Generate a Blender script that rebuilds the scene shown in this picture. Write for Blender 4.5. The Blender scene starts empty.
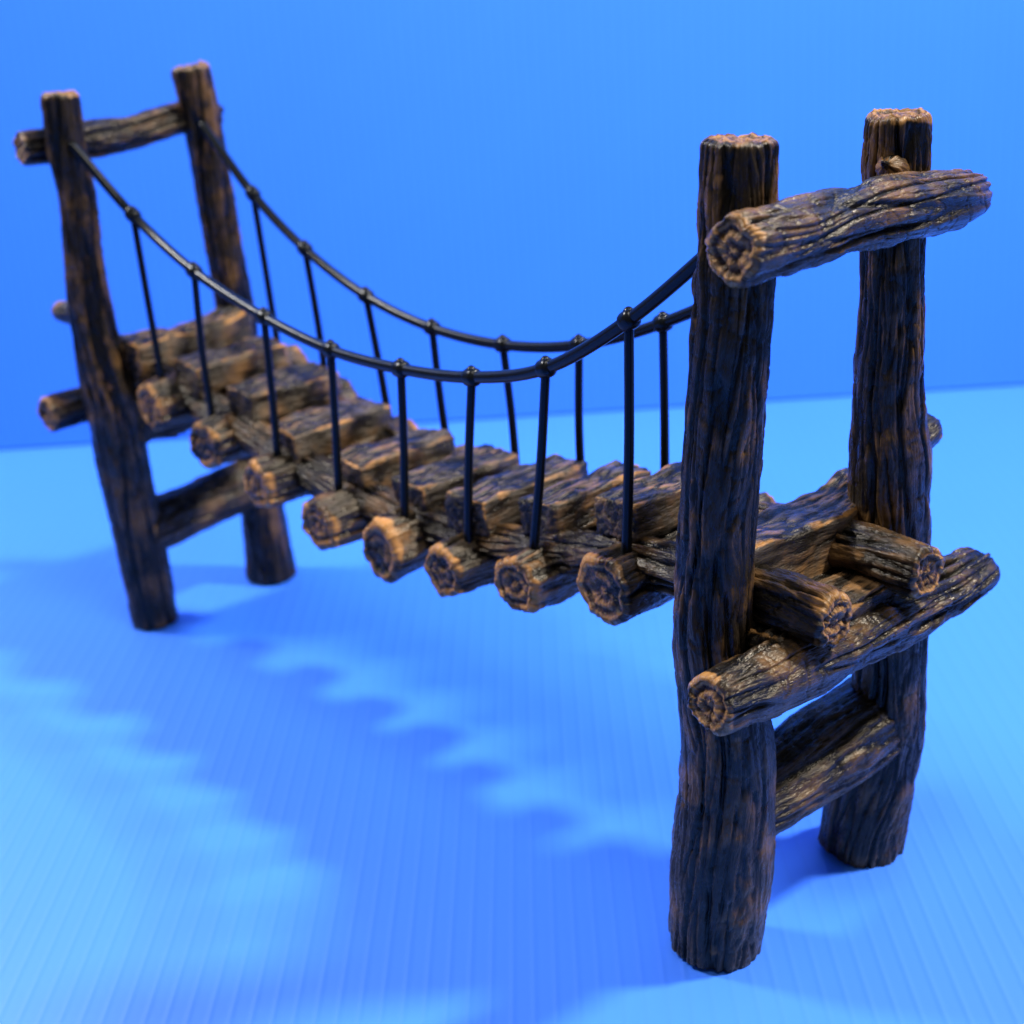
import bpy, math, random
import numpy as np

# ------------------------------------------------------------------ basics
S = 0.01                      # everything below is written in centimetres
sc = bpy.context.scene
col = sc.collection
rng = np.random.RandomState(7)

# ---- numpy gradient noise
_perm = rng.permutation(256); _perm = np.concatenate([_perm, _perm, _perm])
_g = rng.normal(size=(256, 3)); _g /= np.linalg.norm(_g, axis=1)[:, None]
def perlin(p):
    p = np.asarray(p, float); i = np.floor(p).astype(int); f = p - i; i &= 255
    u = f * f * f * (f * (f * 6 - 15) + 10)
    out = 0
    for dx in (0, 1):
        wx = u[..., 0] if dx else 1 - u[..., 0]
        for dy in (0, 1):
            wy = u[..., 1] if dy else 1 - u[..., 1]
            for dz in (0, 1):
                wz = u[..., 2] if dz else 1 - u[..., 2]
                h = _perm[_perm[_perm[i[..., 0] + dx] + i[..., 1] + dy] + i[..., 2] + dz]
                g = _g[h]
                d = g[..., 0] * (f[..., 0] - dx) + g[..., 1] * (f[..., 1] - dy) + g[..., 2] * (f[..., 2] - dz)
                out = out + wx * wy * wz * d
    return out * 1.6
def fbm(p, o=3):
    p = np.asarray(p, float); a, s = 1.0, 0
    for k in range(o):
        s = s + a * perlin(p + 17.3 * k); p = p * 2.03; a *= .5
    return s
def sst(a, b, x):
    t = np.clip((x - a) / (b - a), 0, 1); return t * t * (3 - 2 * t)

def make(name, verts, faces, mat, parent=None, attrs=None, smooth=True):
    me = bpy.data.meshes.new(name)
    me.from_pydata([tuple(v) for v in (np.asarray(verts) * S)], [], faces)
    if smooth: me.polygons.foreach_set('use_smooth', [True] * len(me.polygons))
    for k, v in (attrs or {}).items():
        v = np.asarray(v, np.float32)
        if v.ndim == 1:
            a = me.attributes.new(k, 'FLOAT', 'POINT'); a.data.foreach_set('value', v)
        else:
            a = me.attributes.new(k, 'FLOAT_VECTOR', 'POINT'); a.data.foreach_set('vector', v.ravel())
    me.materials.append(mat); me.update()
    o = bpy.data.objects.new(name, me); col.objects.link(o)
    if parent is not None: o.parent = parent
    return o

def spline(pts, n):
    """Catmull-Rom through pts (any dimension), n samples even in arc length."""
    P = np.asarray(pts, float)
    if len(P) == 2: P = np.array([P[0], (P[0] + P[1]) / 2, P[1]])
    Q = np.vstack([2 * P[0] - P[1], P, 2 * P[-1] - P[-2]])
    out = []
    for k in range(1, len(Q) - 2):
        t = np.linspace(0, 1, 60, endpoint=False)[:, None]
        a, b, c, d = Q[k - 1], Q[k], Q[k + 1], Q[k + 2]
        out.append(.5 * (2 * b + (c - a) * t + (2 * a - 5 * b + 4 * c - d) * t ** 2 + (3 * b - a - 3 * c + d) * t ** 3))
    out = np.vstack(out + [P[-1:]])
    L = np.concatenate([[0], np.cumsum(np.linalg.norm(np.diff(out[:, :3], axis=0), axis=1))])
    return L, out

def frames(C):
    T = np.gradient(C, axis=0); T /= np.linalg.norm(T, axis=1)[:, None]
    up = np.array([0, 0, 1.]) if abs(T[0][2]) < .8 else np.array([1., 0, 0])
    U = np.zeros_like(T); u = up - T[0] * (up @ T[0]); u /= np.linalg.norm(u)
    for k in range(len(T)):
        u = u - T[k] * (u @ T[k]); u /= np.linalg.norm(u); U[k] = u
    return T, U, np.cross(T, U)

# ------------------------------------------------------------------ one barky log
def log_mesh(pts, seed, amp=.09, na=96, step=.06, ends=('cut', 'cut'), freq=1.0, lump=.07, flat=0., rimw=.22, hewn=0., cap=1.0):
    L, out = spline(pts, 0)
    tot = L[-1]; n = max(12, int(tot / step))
    s = np.linspace(0, tot, n)
    C = np.stack([np.interp(s, L, out[:, k]) for k in range(3)], 1)
    R = np.interp(s, L, out[:, 3])
    # smooth the sampled centre line a little
    T, U, V = frames(C)
    off = np.array([seed * 13.7, seed * 7.1, seed * 3.3])
    a = np.linspace(0, 2 * math.pi, na, endpoint=False)
    A, Sg = np.meshgrid(a, s); Rm = float(np.mean(R))
    # end rounding
    bev = {'cut': .13, 'round': .38, 'floor': .06}
    b0, b1 = bev[ends[0]] * Rm / .6, bev[ends[1]] * Rm / .6
    def rnd(d, b):
        t = np.clip(d / b, 0, 1); return np.sqrt(np.clip(1 - (1 - t) ** 2, 0, 1))
    depth = {'cut': .15, 'round': .62, 'floor': .12}
    shr = (1 - depth[ends[0]] * (1 - rnd(s, b0))) * (1 - depth[ends[1]] * (1 - rnd(tot - s, b1)))
    q0 = np.stack([np.cos(A) * Rm, np.sin(A) * Rm, Sg], -1)
    w = fbm(q0 * np.array([.9, .9, .22]) + off, 2)
    A2 = A + .20 * w + .05 * perlin(q0 * np.array([2, 2, .9]) + off + 5)
    qx = np.stack([np.cos(A2) * Rm, np.sin(A2) * Rm, Sg + .30 * w], -1)
    n1 = np.abs(perlin(qx * np.array([1.9, 1.9, .17]) * freq + off))
    n2 = np.abs(perlin(qx * np.array([4.2, 4.2, .34]) * freq + off + 31))
    n3 = perlin(qx * np.array([9, 9, 1.1]) * freq + off + 57)
    n4 = np.abs(perlin(qx * np.array([1.5, 1.5, 1.9]) * freq + off + 77))     # cross breaks
    n5 = np.abs(perlin(qx * np.array([7.5, 7.5, .60]) * freq + off + 63))
    n6 = perlin(qx * np.array([15, 15, 2.2]) * freq + off + 71)
    n7 = np.abs(perlin(qx * np.array([3.2, 3.2, 2.6]) * freq + off + 83))
    fl = perlin(q0 * np.array([1.3, 1.3, .5]) + off + 140)
    k5 = np.clip(.55 + 1.1 * fl, .1, 1.1)                       # fine fibres come and go
    h = .46 * sst(.0, .20, n1) + .30 * sst(0, .22, n2) + .22 * k5 * sst(0, .20, n5) + .15 * n3 * k5 + .10 * n6 * k5 + .12 * sst(0, .06, n4) + .10 * sst(0, .06, n7)
    h = h - .10 * sst(.25, .6, perlin(q0 * np.array([1.6, 1.6, .8]) + off + 120))
    big = fbm(q0 * np.array([.8, .8, .35]) + off + 90, 2)
    rad = R[:, None] * (1 + lump * big) + amp * (h - .80) * (1 - .6 * (np.exp(-Sg / .16) * (ends[0] == 'cut') + np.exp(-(tot - Sg) / .16) * (ends[1] == 'cut'))) + .02 * perlin(q0 * np.array([3, 3, 2.6]) + off + 11)
    if hewn:                                                    # roughly axe-cut facets
        kk = 5 + seed % 3; ph = seed * 1.7 + .5 * perlin(np.stack([Sg * .7, Sg * 0 + seed, Sg * 0], -1))
        sec = np.mod(A + ph, 2 * math.pi / kk) - math.pi / kk
        rad = rad * (1 - hewn + hewn * 1.12 * math.cos(math.pi / kk) / np.cos(sec) * 1.02)
    if flat:
        rad = rad * (1 - flat * np.maximum(0, np.cos(A)) ** 3)
    rad = rad * shr[:, None]
    # ragged ends
    jag = .05 * perlin(np.stack([np.cos(A) * 2.2, np.sin(A) * 2.2, Sg * 0 + seed], -1)) + .03 * perlin(np.stack([np.cos(A) * 5, np.sin(A) * 6, Sg * 0 + seed + 4], -1))
    j0 = np.exp(-Sg / .25) * (ends[0] != 'floor'); j1 = np.exp(-(tot - Sg) / .25) * (ends[1] != 'floor')
    shift = jag * (j1 - j0)
    co = C[:, None, :] + U[:, None, :] * (np.cos(A) * rad)[..., None] + V[:, None, :] * (np.sin(A) * rad)[..., None] + T[:, None, :] * shift[..., None]
    nz = perlin(q0 * np.array([1.7, 1.7, 1.2]) + off + 44)
    cut = np.zeros_like(A)
    for k, d in ((0, Sg), (1, tot - Sg)):
        if ends[k] != 'floor':
            wd = rimw * (1 + 1.1 * nz)
            cut = np.maximum(cut, (1 - sst(.3, 1.0, d / np.maximum(wd, .03))) * (.75 if ends[k] == 'cut' else .4))
    verts = [co.reshape(-1, 3)]; ridge = [h.ravel()]; cuts = [cut.ravel()]
    bark = [np.stack([np.cos(A2) * Rm, np.sin(A2) * Rm, Sg * .16], -1).reshape(-1, 3) + off]
    faces = []
    for i in range(n - 1):
        r0, r1 = i * na, (i + 1) * na
        for j in range(na):
            k = (j + 1) % na; faces.append((r0 + j, r0 + k, r1 + k, r1 + j))
    base = n * na; nr = 14
    for e in (0, 1):
        i = 0 if e == 0 else n - 1
        sg = -1 if e == 0 else 1
        edge = co[i]; cen = edge.mean(0)
        prev = i * na
        for kx in range(1, nr + 1):
            fr = 1 - kx / (nr + .0) if kx < nr else 0
            ring = cen + (edge - cen) * fr
            rr = fr + .10 * perlin(np.stack([np.cos(a) * 1.3 + seed, np.sin(a) * 1.3, a * 0 + fr * 2], -1))
            wav = np.cos(rr * 13.0 + .9 * w[i])
            dish = -.045 * sst(.92, .70, rr) * (ends[e] == 'cut') + .018 * wav * (fr < .78)
            gr = .025 * perlin(np.stack([np.cos(a) * fr * 4 + seed * 2, np.sin(a) * fr * 4, a * 0 + 9], -1)) + .09 * perlin(np.stack([np.cos(a) * fr * 1.4 + seed * 2, np.sin(a) * fr * 1.4, a * 0 + 19], -1))
            if ends[e] == 'floor': dish = dish * 0; gr = gr * 0
            if ends[e] == 'round': dish = .16 * (1 - fr ** 2) + dish * .3
            hh = dish + gr
            P = ring + T[i] * (sg * hh)[:, None]
            if kx == nr:
                verts.append(P.mean(0)[None]); ridge.append([.5]); cuts.append([.9 if ends[e] == 'cut' else .2]); bark.append((cen + off)[None])
                for j in range(na):
                    k = (j + 1) % na
                    faces.append((prev + k, prev + j, base) if e == 0 else (prev + j, prev + k, base))
                base += 1
            else:
                verts.append(P); ridge.append(.90 + 1.5 * gr if fr > .80 else .46 + .34 * wav + 1.6 * gr)
                cuts.append(np.full(na, cap * (1.0 if fr > .80 else .82) if ends[e] == 'cut' else .25)); bark.append(ring * np.array([1, 1, 1]) + off)
                for j in range(na):
                    k = (j + 1) % na
                    q = (prev + j, prev + k, base + k, base + j)
                    faces.append(q[::-1] if e == 0 else q)
                prev = base; base += na
    return np.vstack(verts), faces, dict(ridge=np.concatenate(ridge), cut=np.concatenate(cuts), bark=np.vstack(bark))
def log(name, pts, mat, parent, seed, **kw):
    v, f, at = log_mesh(pts, seed, **kw)
    return make(name, v, f, mat, parent, at)

# ------------------------------------------------------------------ rough-hewn block
def block_mesh(x0, x1, y0, y1, z0, z1, seed, n=(30, 60, 18), rad=.14, rough=.07, warp=None, top_bark=False):
    nx, ny, nz = n; idx = {}; P = []
    def vid(i, j, k):
        if (i, j, k) not in idx: idx[(i, j, k)] = len(P); P.append((i / nx, j / ny, k / nz))
        return idx[(i, j, k)]
    F = []
    for i in range(nx):
        for j in range(ny):
            F.append((vid(i, j, 0), vid(i, j + 1, 0), vid(i + 1, j + 1, 0), vid(i + 1, j, 0)))
            F.append((vid(i, j, nz), vid(i + 1, j, nz), vid(i + 1, j + 1, nz), vid(i, j + 1, nz)))
    for i in range(nx):
        for k in range(nz):
            F.append((vid(i, 0, k), vid(i + 1, 0, k), vid(i + 1, 0, k + 1), vid(i, 0, k + 1)))
            F.append((vid(i, ny, k), vid(i, ny, k + 1), vid(i + 1, ny, k + 1), vid(i + 1, ny, k)))
    for j in range(ny):
        for k in range(nz):
            F.append((vid(0, j, k), vid(0, j, k + 1), vid(0, j + 1, k + 1), vid(0, j + 1, k)))
            F.append((vid(nx, j, k), vid(nx, j + 1, k), vid(nx, j + 1, k + 1), vid(nx, j, k + 1)))
    P = np.array(P)
    lo = np.array([x0, y0, z0]); hi = np.array([x1, y1, z1]); p = lo + P * (hi - lo)
    inn = np.clip(p, lo + rad, hi - rad); d = p - inn; l = np.linalg.norm(d, axis=1)[:, None]
    l2 = np.where(l > 1e-6, l, 1)
    nrm = np.where(l > 1e-6, d / l2, 0)
    p = np.where(l > 1e-6, inn + d / l2 * np.minimum(l, rad), p)
    off = np.array([seed * 5.1, seed * 9.7, seed * 2.3])
    g = np.abs(perlin(p * np.array([4.2, .8, 4.2]) + off)); g2 = np.abs(perlin(p * np.array([9, 1.8, 9]) + off + 20))
    h = .6 * sst(0, .3, g) + .4 * sst(0, .28, g2)
    sawn = ((P[:, 0] > .97) | (P[:, 0] < .03)) * 1.0
    p = p + nrm * (rough * (h - .6) * (1 - .75 * sawn) + .08 * perlin(p * 1.3 + off + 8))[:, None]
    p[:, 2] += .05 * perlin(p * np.array([.9, .9, 0]) + off + 3)
    p[:, 0] += .10 * perlin(p * np.array([0, .8, .6]) + off + 6) * np.sign(P[:, 0] - .5)
    p[:, 1] += .12 * perlin(p * np.array([.9, 0, .9]) + off + 12) * np.sign(P[:, 1] - .5)
    near = np.sort(np.minimum(np.abs(P), np.abs(1 - P)) * (hi - lo), axis=1)[:, 1]      # distance to an edge
    nz_ = perlin(p * np.array([1.6, 1.4, 1.6]) + off + 30)
    cut = (1 - sst(.02, .16, near + .10 * nz_)) * np.clip(.62 + .7 * nz_, 0, .9) * (P[:, 2] > .45)
    face = ((P[:, 0] > .999) | (P[:, 0] < .001)) * 1.0          # sawn faces: smoother brown
    endf = ((P[:, 1] > .999) | (P[:, 1] < .001)) * 1.15
    soft = np.maximum(face, endf)
    h = h * (1 - .8 * soft) + soft * (.70 + .30 * nz_)
    at = dict(ridge=h, cut=np.clip(cut, 0, 1), bark=p * np.array([1, .16, 1]) + off)
    if warp is not None: p = warp(p)
    return p, F, at
def block(name, args, mat, parent, seed, **kw):
    v, f, at = block_mesh(*args, seed, **kw)
    return make(name, v, f, mat, parent, at)

def tube(name, pts, mat, parent, na=16, step=.12, caps=True):
    L, out = spline(pts, 0); tot = L[-1]; n = max(6, int(tot / step)); s = np.linspace(0, tot, n)
    C = np.stack([np.interp(s, L, out[:, k]) for k in range(3)], 1); R = np.interp(s, L, out[:, 3])
    T, U, V = frames(C); a = np.linspace(0, 2 * math.pi, na, endpoint=False)
    co = C[:, None] + R[:, None, None] * (U[:, None] * np.cos(a)[None, :, None] + V[:, None] * np.sin(a)[None, :, None])
    v = list(co.reshape(-1, 3)); f = []
    for i in range(n - 1):
        for j in range(na):
            k = (j + 1) % na; f.append((i * na + j, i * na + k, (i + 1) * na + k, (i + 1) * na + j))
    f.append(tuple(range(na))[::-1]); f.append(tuple((n - 1) * na + j for j in range(na)))
    return make(name, v, f, mat, parent)

# ------------------------------------------------------------------ materials
def mat(name):
    m = bpy.data.materials.new(name); m.use_nodes = True; nt = m.node_tree; nt.nodes.clear()
    o = nt.nodes.new('ShaderNodeOutputMaterial'); b = nt.nodes.new('ShaderNodeBsdfPrincipled')
    nt.links.new(b.outputs[0], o.inputs[0]); return m, nt, b
def ramp(nt, src, stops):
    r = nt.nodes.new('ShaderNodeValToRGB'); e = r.color_ramp.elements
    while len(e) > 1: e.remove(e[-1])
    for k, (p, c) in enumerate(stops):
        x = e[0] if k == 0 else e.new(p)
        x.position = p; x.color = (*c, 1) if len(c) == 3 else c
    nt.links.new(src, r.inputs[0]); return r
def attr(nt, n):
    a = nt.nodes.new('ShaderNodeAttribute'); a.attribute_name = n; return a
def math_(nt, op, a, b, clamp=False):
    m = nt.nodes.new('ShaderNodeMath'); m.operation = op; m.use_clamp = clamp
    for k, x in enumerate((a, b)):
        if isinstance(x, (int, float)): m.inputs[k].default_value = x
        else: nt.links.new(x, m.inputs[k])
    return m.outputs[0]
def mix(nt, f, a, b, mode='MIX'):
    m = nt.nodes.new('ShaderNodeMix'); m.data_type = 'RGBA'; m.blend_type = mode
    for k, x in ((0, f), (6, a), (7, b)):
        if isinstance(x, (int, float)): m.inputs[k].default_value = x
        elif isinstance(x, tuple): m.inputs[k].default_value = (*x, 1)
        else: nt.links.new(x, m.inputs[k])
    return m.outputs[2]
def noise(nt, vec, scale, detail=4, rough=.55):
    n = nt.nodes.new('ShaderNodeTexNoise'); n.inputs['Scale'].default_value = scale
    n.inputs['Detail'].default_value = detail; n.inputs['Roughness'].default_value = rough
    nt.links.new(vec, n.inputs['Vector']); return n.outputs['Fac']

def wood(name, dark, mid, crest, tan, ringdark, crest_amt=1.0):
    m, nt, b = mat(name)
    rg, ct, bk = attr(nt, 'ridge'), attr(nt, 'cut'), attr(nt, 'bark')
    streak = noise(nt, bk.outputs['Vector'], 5.5, 5, .6)
    fine = noise(nt, bk.outputs['Vector'], 17, 4, .65)
    tc = nt.nodes.new('ShaderNodeTexCoord')
    patch = noise(nt, tc.outputs['Object'], 110, 4, .6)
    h = math_(nt, 'ADD', rg.outputs['Fac'], math_(nt, 'MULTIPLY', math_(nt, 'SUBTRACT', streak, .5), .75))
    h = math_(nt, 'ADD', h, math_(nt, 'MULTIPLY', math_(nt, 'SUBTRACT', fine, .5), .35))
    base = ramp(nt, h, [(.42, dark), (.74, mid), (1.0, crest)]).outputs[0]
    # dry-brushed brown that only catches some of the ridges
    brush = math_(nt, 'MULTIPLY', ramp(nt, h, [(.74, (0, 0, 0)), (.96, (1, 1, 1))]).outputs[0],
                  ramp(nt, patch, [(.47, (0, 0, 0)), (.68, (1, 1, 1))]).outputs[0])
    base = mix(nt, math_(nt, 'MULTIPLY', brush, .36 * crest_amt), base, tan)
    # sawn ends and worn rims: orange with dark growth rings
    ring = ramp(nt, math_(nt, 'ADD', rg.outputs['Fac'], math_(nt, 'MULTIPLY', math_(nt, 'SUBTRACT', fine, .5), .7)),
                [(.15, ringdark), (.55, tuple(.5 * (p + q) for p, q in zip(ringdark, tan))), (.95, tan)]).outputs[0]
    blot = noise(nt, tc.outputs['Object'], 150, 3, .5)
    cf = math_(nt, 'ADD', ct.outputs['Fac'], math_(nt, 'MULTIPLY', math_(nt, 'SUBTRACT', streak, .5), .8))
    cf = math_(nt, 'ADD', cf, math_(nt, 'MULTIPLY', math_(nt, 'SUBTRACT', blot, .58), 2.6))
    cf = ramp(nt, cf, [(.32, (0, 0, 0)), (.72, (1, 1, 1))]).outputs[0]
    base = mix(nt, cf, base, ring)
    nt.links.new(base, b.inputs['Base Color'])
    rr = ramp(nt, fine, [(.3, (.20,) * 3), (.7, (.40,) * 3)]).outputs[0]
    nt.links.new(rr, b.inputs['Roughness'])
    b.inputs['Specular IOR Level'].default_value = .34; b.inputs['Specular Tint'].default_value = (1, .88, .70, 1)
    bp = nt.nodes.new('ShaderNodeBump'); bp.inputs['Strength'].default_value = .9; bp.inputs['Distance'].default_value = .0008
    hh = math_(nt, 'ADD', math_(nt, 'MULTIPLY', streak, .8), math_(nt, 'MULTIPLY', fine, .6))
    nt.links.new(hh, bp.inputs['Height']); nt.links.new(bp.outputs[0], b.inputs['Normal'])
    return m
M_bark = wood('dark_bark', (.0006, .0005, .0004), (.0026, .0019, .0014), (.019, .0130, .0082), (.34, .165, .048), (.042, .0165, .0065))
M_deck = wood('weathered_deck_wood', (.0014, .0010, .0007), (.0120, .0085, .0056), (.070, .052, .035), (.42, .190, .048), (.024, .010, .005), 1.1)

M_log = wood('dark_log_ends', (.0008, .0006, .0005), (.0050, .0035, .0024), (.038, .027, .017), (.40, .180, .046), (.036, .015, .007))

def plastic_cord():
    m, nt, b = mat('black_cord')
    b.inputs['Specular IOR Level'].default_value = .16; b.inputs['Base Color'].default_value = (.004, .005, .006, 1); b.inputs['Roughness'].default_value = .24
    tc = nt.nodes.new('ShaderNodeTexCoord'); n = noise(nt, tc.outputs['Object'], 900, 2)
    bp = nt.nodes.new('ShaderNodeBump'); bp.inputs['Strength'].default_value = .15; bp.inputs['Distance'].default_value = .0003
    nt.links.new(n, bp.inputs['Height']); nt.links.new(bp.outputs[0], b.inputs['Normal']); return m
M_cord = plastic_cord()

def sheet(name, base, rough, strength, spec=.5):
    m, nt, b = mat(name)
    tc = nt.nodes.new('ShaderNodeTexCoord'); sx = nt.nodes.new('ShaderNodeSeparateXYZ')
    nt.links.new(tc.outputs['Object'], sx.inputs[0])
    wob = noise(nt, tc.outputs['Object'], 9, 2)
    x = math_(nt, 'ADD', sx.outputs['X'], math_(nt, 'MULTIPLY', wob, .0006))
    ph = math_(nt, 'MULTIPLY', x, 2 * math.pi / (.40 * S))
    s1 = math_(nt, 'SINE', ph, 0)
    rib = math_(nt, 'POWER', math_(nt, 'ADD', math_(nt, 'MULTIPLY', s1, .5), .5), 4.5)
    lo = noise(nt, tc.outputs['Object'], 14, 2)
    grain = noise(nt, tc.outputs['Object'], 1500, 2)
    hh = math_(nt, 'ADD', rib, math_(nt, 'ADD', math_(nt, 'MULTIPLY', lo, 2.5), math_(nt, 'MULTIPLY', grain, .12)))
    bp = nt.nodes.new('ShaderNodeBump'); bp.inputs['Strength'].default_value = strength; bp.inputs['Distance'].default_value = .0002
    nt.links.new(hh, bp.inputs['Height']); nt.links.new(bp.outputs[0], b.inputs['Normal'])
    tint = mix(nt, lo, base, tuple(c * .93 for c in base))
    # webs inside the twin-wall plastic show through as slightly denser lines
    tint = mix(nt, math_(nt, 'MULTIPLY', rib, .06), tint, tuple(c * .55 for c in base))
    nt.links.new(tint, b.inputs['Base Color'])
    b.inputs['Roughness'].default_value = rough; b.inputs['Specular IOR Level'].default_value = spec
    return m
M_floor = sheet('blue_twinwall_floor', (.030, .192, .95), .50, .24, .95)
M_wall = sheet('blue_twinwall_back', (.042, .242, .95), .50, .40)

# ------------------------------------------------------------------ the setting
ANG = math.atan2(.748, .663)                 # direction of the backdrop on the table
def slab(name, m, w, d, h, loc, tilt=False):
    hw, r = w / 2, .06
    prof = [(0, r), (r, 0), (d - r, 0), (d, r), (d, h - r), (d - r, h), (r, h), (0, h - r)]
    v, f = [], []
    for xx in (-hw, hw):
        v += [(xx, a, b) for a, b in prof]
    n = len(prof)
    for i in range(n):
        j = (i + 1) % n; f.append((i, j, n + j, n + i))
    f.append(tuple(range(n))[::-1]); f.append(tuple(range(n, 2 * n)))
    o = make(name, v, [q[::-1] for q in f], m, None, smooth=False)
    o.location = tuple(c * S for c in loc); o.rotation_euler = (0, 0, ANG)
    o['kind'] = 'structure'
    return o
nw = np.array([-.748, .663])                  # away from the camera
foot = nw * 23.9
ground = slab('ground', M_floor, 150, 95, .4, (*(foot - nw * 92), -.4))
ground['label'] = 'pale ribbed blue plastic sheet lying flat under the bridge'; ground['category'] = 'plastic sheet'
back = slab('backdrop', M_wall, 150, .4, 62, (*foot, .03))
back['label'] = 'upright ribbed blue plastic sheet standing behind the bridge'; back['category'] = 'backdrop'

# ------------------------------------------------------------------ the bridge
bridge = bpy.data.objects.new('model_bridge', None); col.objects.link(bridge)
bridge.empty_display_size = .02
bridge['label'] = 'small dark brown log suspension bridge with two gate frames and black cords on blue sheet'
bridge['category'] = 'bridge'

posts = [
 [(10.889,-2.27,0,.84),(11.004,-2.116,2.099,.90),(11.073,-2.0,4.301,.81),(10.901,-2.096,6.387,.69),(10.916,-2.043,7.907,.64),(10.995,-1.923,9.903,.64),(11.119,-1.762,11.962,.62),(11.165,-1.682,13.514,.60),(11.21,-1.605,15.03,.59)],
 [(10.849,2.284,0,.85),(11.008,2.346,1.12,.82),(11.264,2.456,2.573,.72),(11.386,2.455,4.408,.67),(11.382,2.352,6.575,.70),(11.394,2.265,8.625,.71),(11.386,2.205,9.803,.63),(11.454,2.164,11.685,.55),(11.46,2.11,12.945,.54),(11.538,2.071,14.95,.53)],
 [(-10.79,-2.091,0,.65),(-10.856,-2.148,2.307,.68),(-10.923,-2.222,4.232,.69),(-10.956,-2.225,6.058,.70),(-11.019,-2.296,7.869,.65),(-11.059,-2.342,8.992,.57),(-11.067,-2.297,10.674,.49),(-11.052,-2.205,12.331,.47),(-11.093,-2.249,13.526,.47),(-11.085,-2.179,14.98,.47)],
 [(-10.944,1.985,0,.75),(-10.959,2.02,.917,.69),(-10.983,2.044,1.954,.65),(-11.021,2.076,3.45,.60),(-11.091,2.097,5.624,.56),(-11.184,2.131,8.616,.52),(-11.252,2.09,9.812,.49),(-11.338,2.06,11.604,.49),(-11.408,2.05,13.319,.50),(-11.536,1.95,15.18,.52)],
]
knots = [[], [((11.42,2.6,8.85),(11.47,3.5,9.0),.37), ((11.7,1.9,13.95),(11.8,1.40,14.2),.26)],
         [((-11.2,-2.4,9.1),(-12.3,-2.72,9.2),.33)], []]
for i, p in enumerate(posts):
    far = i > 1
    o = log('gate_post', p, M_bark, bridge, 3 + i * 2, na=220 if not far else 110, step=.045 if not far else .08,
            ends=('floor', 'cut'), amp=.14, lump=.05, rimw=.24, freq=1.15, cap=1.7)
    for a, b, r in knots[i]:
        log('branch_stub', [(*a, r), (*[(x + y) / 2 for x, y in zip(a, b)], r * .95), (*b, r * .8)], M_bark, o, 30 + i, na=48, step=.05, amp=.08, freq=1.6, ends=('cut', 'cut' if i == 2 else 'round'), rimw=.45, cap=1.8)

beams = [
 [(12.15,-2.93,13.58,.56),(12.15,-1.55,13.57,.54),(12.14,0,13.58,.51),(12.16,1.6,13.53,.51),(12.18,2.77,13.46,.46),(12.08,3.62,13.43,.37)],
 [(12.2,-3.74,6.2,.50),(12.2,-1.9,6.1,.57),(12.2,.48,6.0,.57),(12.2,2.49,5.98,.54),(12.2,3.74,6.04,.47),(12.16,4.25,6.08,.40)],
 [(-11.9,-3.15,13.62,.43),(-11.9,-1.6,13.58,.43),(-11.9,-.1,13.62,.42),(-11.9,1.45,13.76,.43),(-11.9,2.85,13.83,.42)],
 [(-12.1,-3.7,6.46,.47),(-12.1,-2.5,6.46,.48),(-12.1,0,6.3,.52),(-12.1,2.5,6.2,.52),(-12.1,3.9,6.2,.46)],
]
for i, p in enumerate(beams):
    log('crossbeam', p, M_bark, bridge, 17 + i * 3, na=200 if i < 2 else 96, step=.035 if i < 2 else .07,
        ends=('cut', 'round'), amp=.20, lump=.13, cap=1.35, rimw=.24, freq=.9)
for i, p in enumerate(([(11.0,-1.9,2.68,.68),(11.0,-.6,2.80,.78),(11.0,.75,2.92,.88),(11.0,2.6,2.98,.93)],
                       [(-10.9,-2.0,2.85,.78),(-10.9,-.4,2.98,.70),(-10.9,1.3,3.2,.70),(-10.9,2.0,3.25,.70)])):
    log('brace', p, M_bark, bridge, 46 + i, na=140, step=.04, ends=('cut', 'cut'), amp=.12, lump=.09, freq=1.2)

# two long sagging stringers
zs = [(-12.9,7.15),(-10.5,7.3),(-8.65,7.28),(-6.35,6.9),(-3.55,6.4),(-1.1,6.12),(1.36,6.02),(3.6,6.15),(5.8,6.5),(8.35,7.05),(10.5,7.15),(12.95,7.1)]
def zdeck(x):
    return np.interp(x, [a for a, b in zs], [b for a, b in zs]) - .06
for i, sy in enumerate((-1, 1)):
    p = [(x, sy * (1.20 + .12 * (abs(x) / 12.8) ** 2), z - .10 * (abs(x) < 10), .43 + .04 * (abs(x) > 10)) for x, z in zs]
    log('stringer', p, M_bark, bridge, 51 + i, na=120, step=.045, ends=('cut', 'cut'), amp=.19, lump=.15, rimw=.42, cap=1.25)

# eight cross logs whose ends carry the hanger rods
LX = [-8.6,-6.3,-3.5,-1.05,1.25,3.55,5.6,8.3]
LZ = [7.0,6.5,6.02,5.70,5.56,5.68,6.02,6.62]
for i, (x, z) in enumerate(zip(LX, LZ)):
    j = rng.uniform(-.12, .12, 4)
    log('cross_log', [(x + j[0], -2.38 + j[1], z - .02, .60 + .06 * (i == 7)), (x + j[0] * .5, -1.2, z, .62), (x, 1.2, z, .60), (x + j[2], 2.38 + j[3], z, .58)],
        M_log, bridge, 61 + i, na=120, step=.04, ends=('cut', 'cut'), amp=.15, lump=.17, rimw=.30, hewn=.7)

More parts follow.
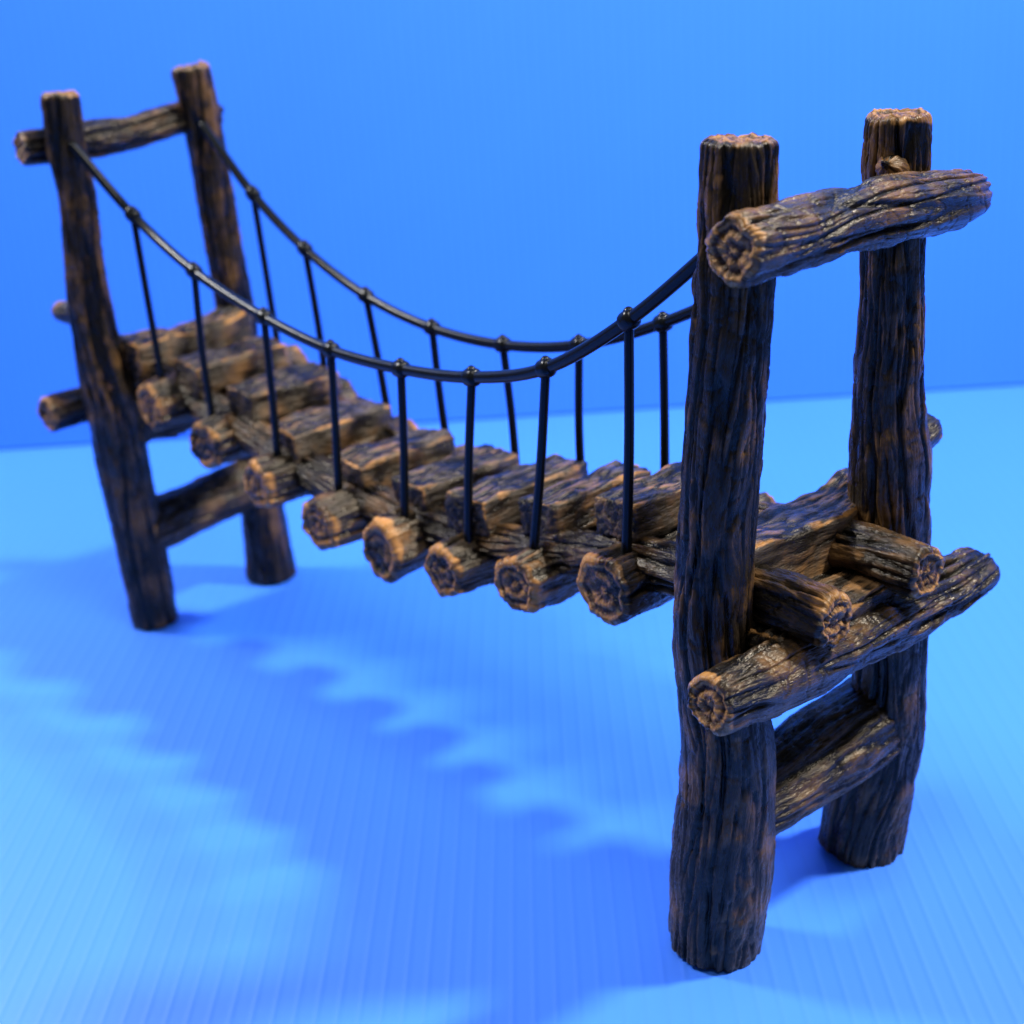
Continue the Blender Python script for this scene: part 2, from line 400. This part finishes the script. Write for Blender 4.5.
# treads
TR = [(8.42,8.15),(6.13,7.56),(4.08,7.2),(1.83,6.92),(-.5,6.90),(-3.0,7.15),(-5.1,7.7),(-7.4,8.1)]
for i, (xe, zt) in enumerate(TR):
    slope = float((zdeck(xe) - zdeck(xe - 1.5)) / 1.5) * .55
    def wp(p, xe=xe, slope=slope):
        p = p.copy(); p[:, 2] += (p[:, 0] - xe) * slope; return p
    block('tread', (xe - 1.15, xe, -1.46 + .1 * math.sin(i * 2.3), 1.40, zt - .80, zt), M_deck, bridge, 80 + i, warp=wp, rad=.09, rough=.07)

# solid underside between the stringers
def bend(p):
    p = p.copy(); p[:, 2] += zdeck(p[:, 0]); return p
block('deck_base', (-12.3, 12.3, -1.1, 1.1, -.38, -.22), M_deck, bridge, 95, n=(200, 20, 3), rad=.05, rough=.06, warp=bend)

for x0, x1, sd in ((10.3, 12.35, 105), (-12.35, -10.3, 106)):
    block('landing_slab', (x0, x1, -1.95, 2.15, 5.45, 6.78), M_bark, bridge, sd, n=(40, 70, 26), rad=.15, rough=.14)

# raised thresholds between the posts
def hump(p):
    p = p.copy(); t = np.clip((p[:, 1] - .8) / 1.2, 0, 1); up = sst(7.0, 7.9, p[:, 2])
    p[:, 2] += up * (.30 * np.clip((p[:, 1] - 1.2) / 1.2, 0, 1) ** 2 - .065 * (p[:, 1] + 1.3)); return p
def hump_far(p):
    p = p.copy(); t = np.clip((p[:, 1] - .8) / 1.2, 0, 1); p[:, 2] += sst(7.0, 7.9, p[:, 2]) * .35 * t ** 2; return p
block('threshold', (10.0, 11.2, -1.7, 2.75, 6.5, 7.98), M_deck, bridge, 97, n=(24, 60, 30), rad=.10, rough=.07, warp=hump)
block('threshold', (-11.2, -10.0, -1.8, 2.0, 6.75, 8.35), M_deck, bridge, 98, n=(24, 60, 30), rad=.14, rough=.14, warp=hump_far)

# cords
FT = [(-9.09,11.93),(-6.36,10.8),(-3.38,10.07),(-.73,9.70),(1.83,9.70),(4.19,9.93),(6.43,10.5),(8.69,11.76)]
FB = [(-8.86,7.51),(-6.49,7.05),(-3.59,6.6),(-1.1,6.22),(1.37,6.19),(3.59,6.2),(5.64,6.56),(8.34,7.25)]
BT = [(-8.72,11.94),(-6.52,10.7),(-4.0,9.79),(-1.4,9.35),(1.19,9.34),(3.73,9.74),(6.25,10.6),(8.7,11.8)]
BB = [(-8.4,7.4),(-6.21,7.0),(-3.5,6.6),(-1.16,6.25),(1.35,6.05),(3.58,6.15),(6.11,6.5),(8.45,7.2)]
Y = 1.7
for sgn, tops, bots, e0, e1 in ((-1, FT, FB, (-10.64,-2.32,13.72), (11.0,-1.75,13.45)), (1, BT, BB, (-10.98,1.75,13.66), (11.2,1.95,13.5))):
    ctrl = [(*e0, .125)] + [(x, sgn * Y, z, .125) for x, z in tops] + [(*e1, .125)]
    cable = tube('handrail_cord', ctrl, M_cord, bridge, na=20, step=.10)
    Ls, o = spline(ctrl, 0)
    for (xt, zt), (xb, zb) in zip(tops, bots):
        j = rng.uniform(-.07, .07, 2)
        p0 = np.array([xt, sgn * Y, zt]); p1 = np.array([xb, sgn * Y, zb - .35])
        m_ = (p0 + p1) / 2 + np.array([j[0], j[1] * .6, 0])
        rod = tube('hanger_rod', [(*p0, .09), (*m_, .095), (*p1, .105)], M_cord, bridge, na=14, step=.2)
        # moulded clip round the cord, with a nub on top
        k = int(np.argmin(np.abs(o[:, 0] - xt))); tg = o[min(k + 3, len(o) - 1), :3] - o[k - 3, :3]; tg /= np.linalg.norm(tg)
        clip = tube('cord_clip', [(*(p0 - tg * .19), .125), (*(p0 - tg * .12), .185), (*p0, .195), (*(p0 + tg * .12), .185), (*(p0 + tg * .19), .125)], M_cord, rod, na=16, step=.03)
        tube('clip_nub', [(*(p0 + np.array([0, 0, .08])), .11), (*(p0 + np.array([0, 0, .18])), .10), (*(p0 + np.array([0, 0, .24])), .04)], M_cord, rod, na=12, step=.04)

# ------------------------------------------------------------------ lamps, camera, world
def lamp(name, pos, target, size, power, colr, spread=180):
    d = bpy.data.lights.new(name, 'AREA'); d.shape = 'DISK'; d.size = size * S; d.energy = power; d.color = colr; d.spread = math.radians(spread)
    o = bpy.data.objects.new(name, d); col.objects.link(o); o.location = tuple(c * S for c in pos)
    v = np.array(target, float) - np.array(pos, float)
    from mathutils import Vector
    o.rotation_euler = Vector(v).to_track_quat('-Z', 'Y').to_euler(); return o
lamp('key_lamp', (43, 42.5, 81), (0, 0, 0), 10, 15.2, (1, .97, .93))
lamp('side_lamp', (-44, -25, 61), (0, 0, 0), 13, 6.4, (1, .98, .96))
lamp('added_backdrop_fill', (20.6, -4, 60), (-13, 21, 13), 22, 1.0, (1, .98, .96), 109)  # added fill light that brightens the backdrop, no real lamp of the setting

w = bpy.data.worlds.new('World'); sc.world = w; w.use_nodes = True
bg = w.node_tree.nodes['Background']; bg.inputs[0].default_value = (.95, .97, 1, 1); bg.inputs[1].default_value = .16

cam = bpy.data.cameras.new('camera'); co = bpy.data.objects.new('camera', cam); col.objects.link(co)
co.location = (.2761027, -.2057142, .1864851)
co.rotation_euler = tuple(math.radians(a) for a in (68.7444109, 3.83176365, 48.49256124))
cam.sensor_width = 36; cam.lens = 36 * 1558.02 / 1024; cam.clip_start = .01; cam.clip_end = 20
cam.dof.use_dof = True; cam.dof.focus_distance = .268; cam.dof.aperture_fstop = 20
sc.camera = co
sc.view_settings.view_transform = 'Standard'; sc.view_settings.look = 'None'
sc.view_settings.exposure = 0; sc.view_settings.gamma = 1; sc.view_settings.use_curve_mapping = False
sc.render.engine = 'CYCLES'
sc.cycles.use_denoising = True
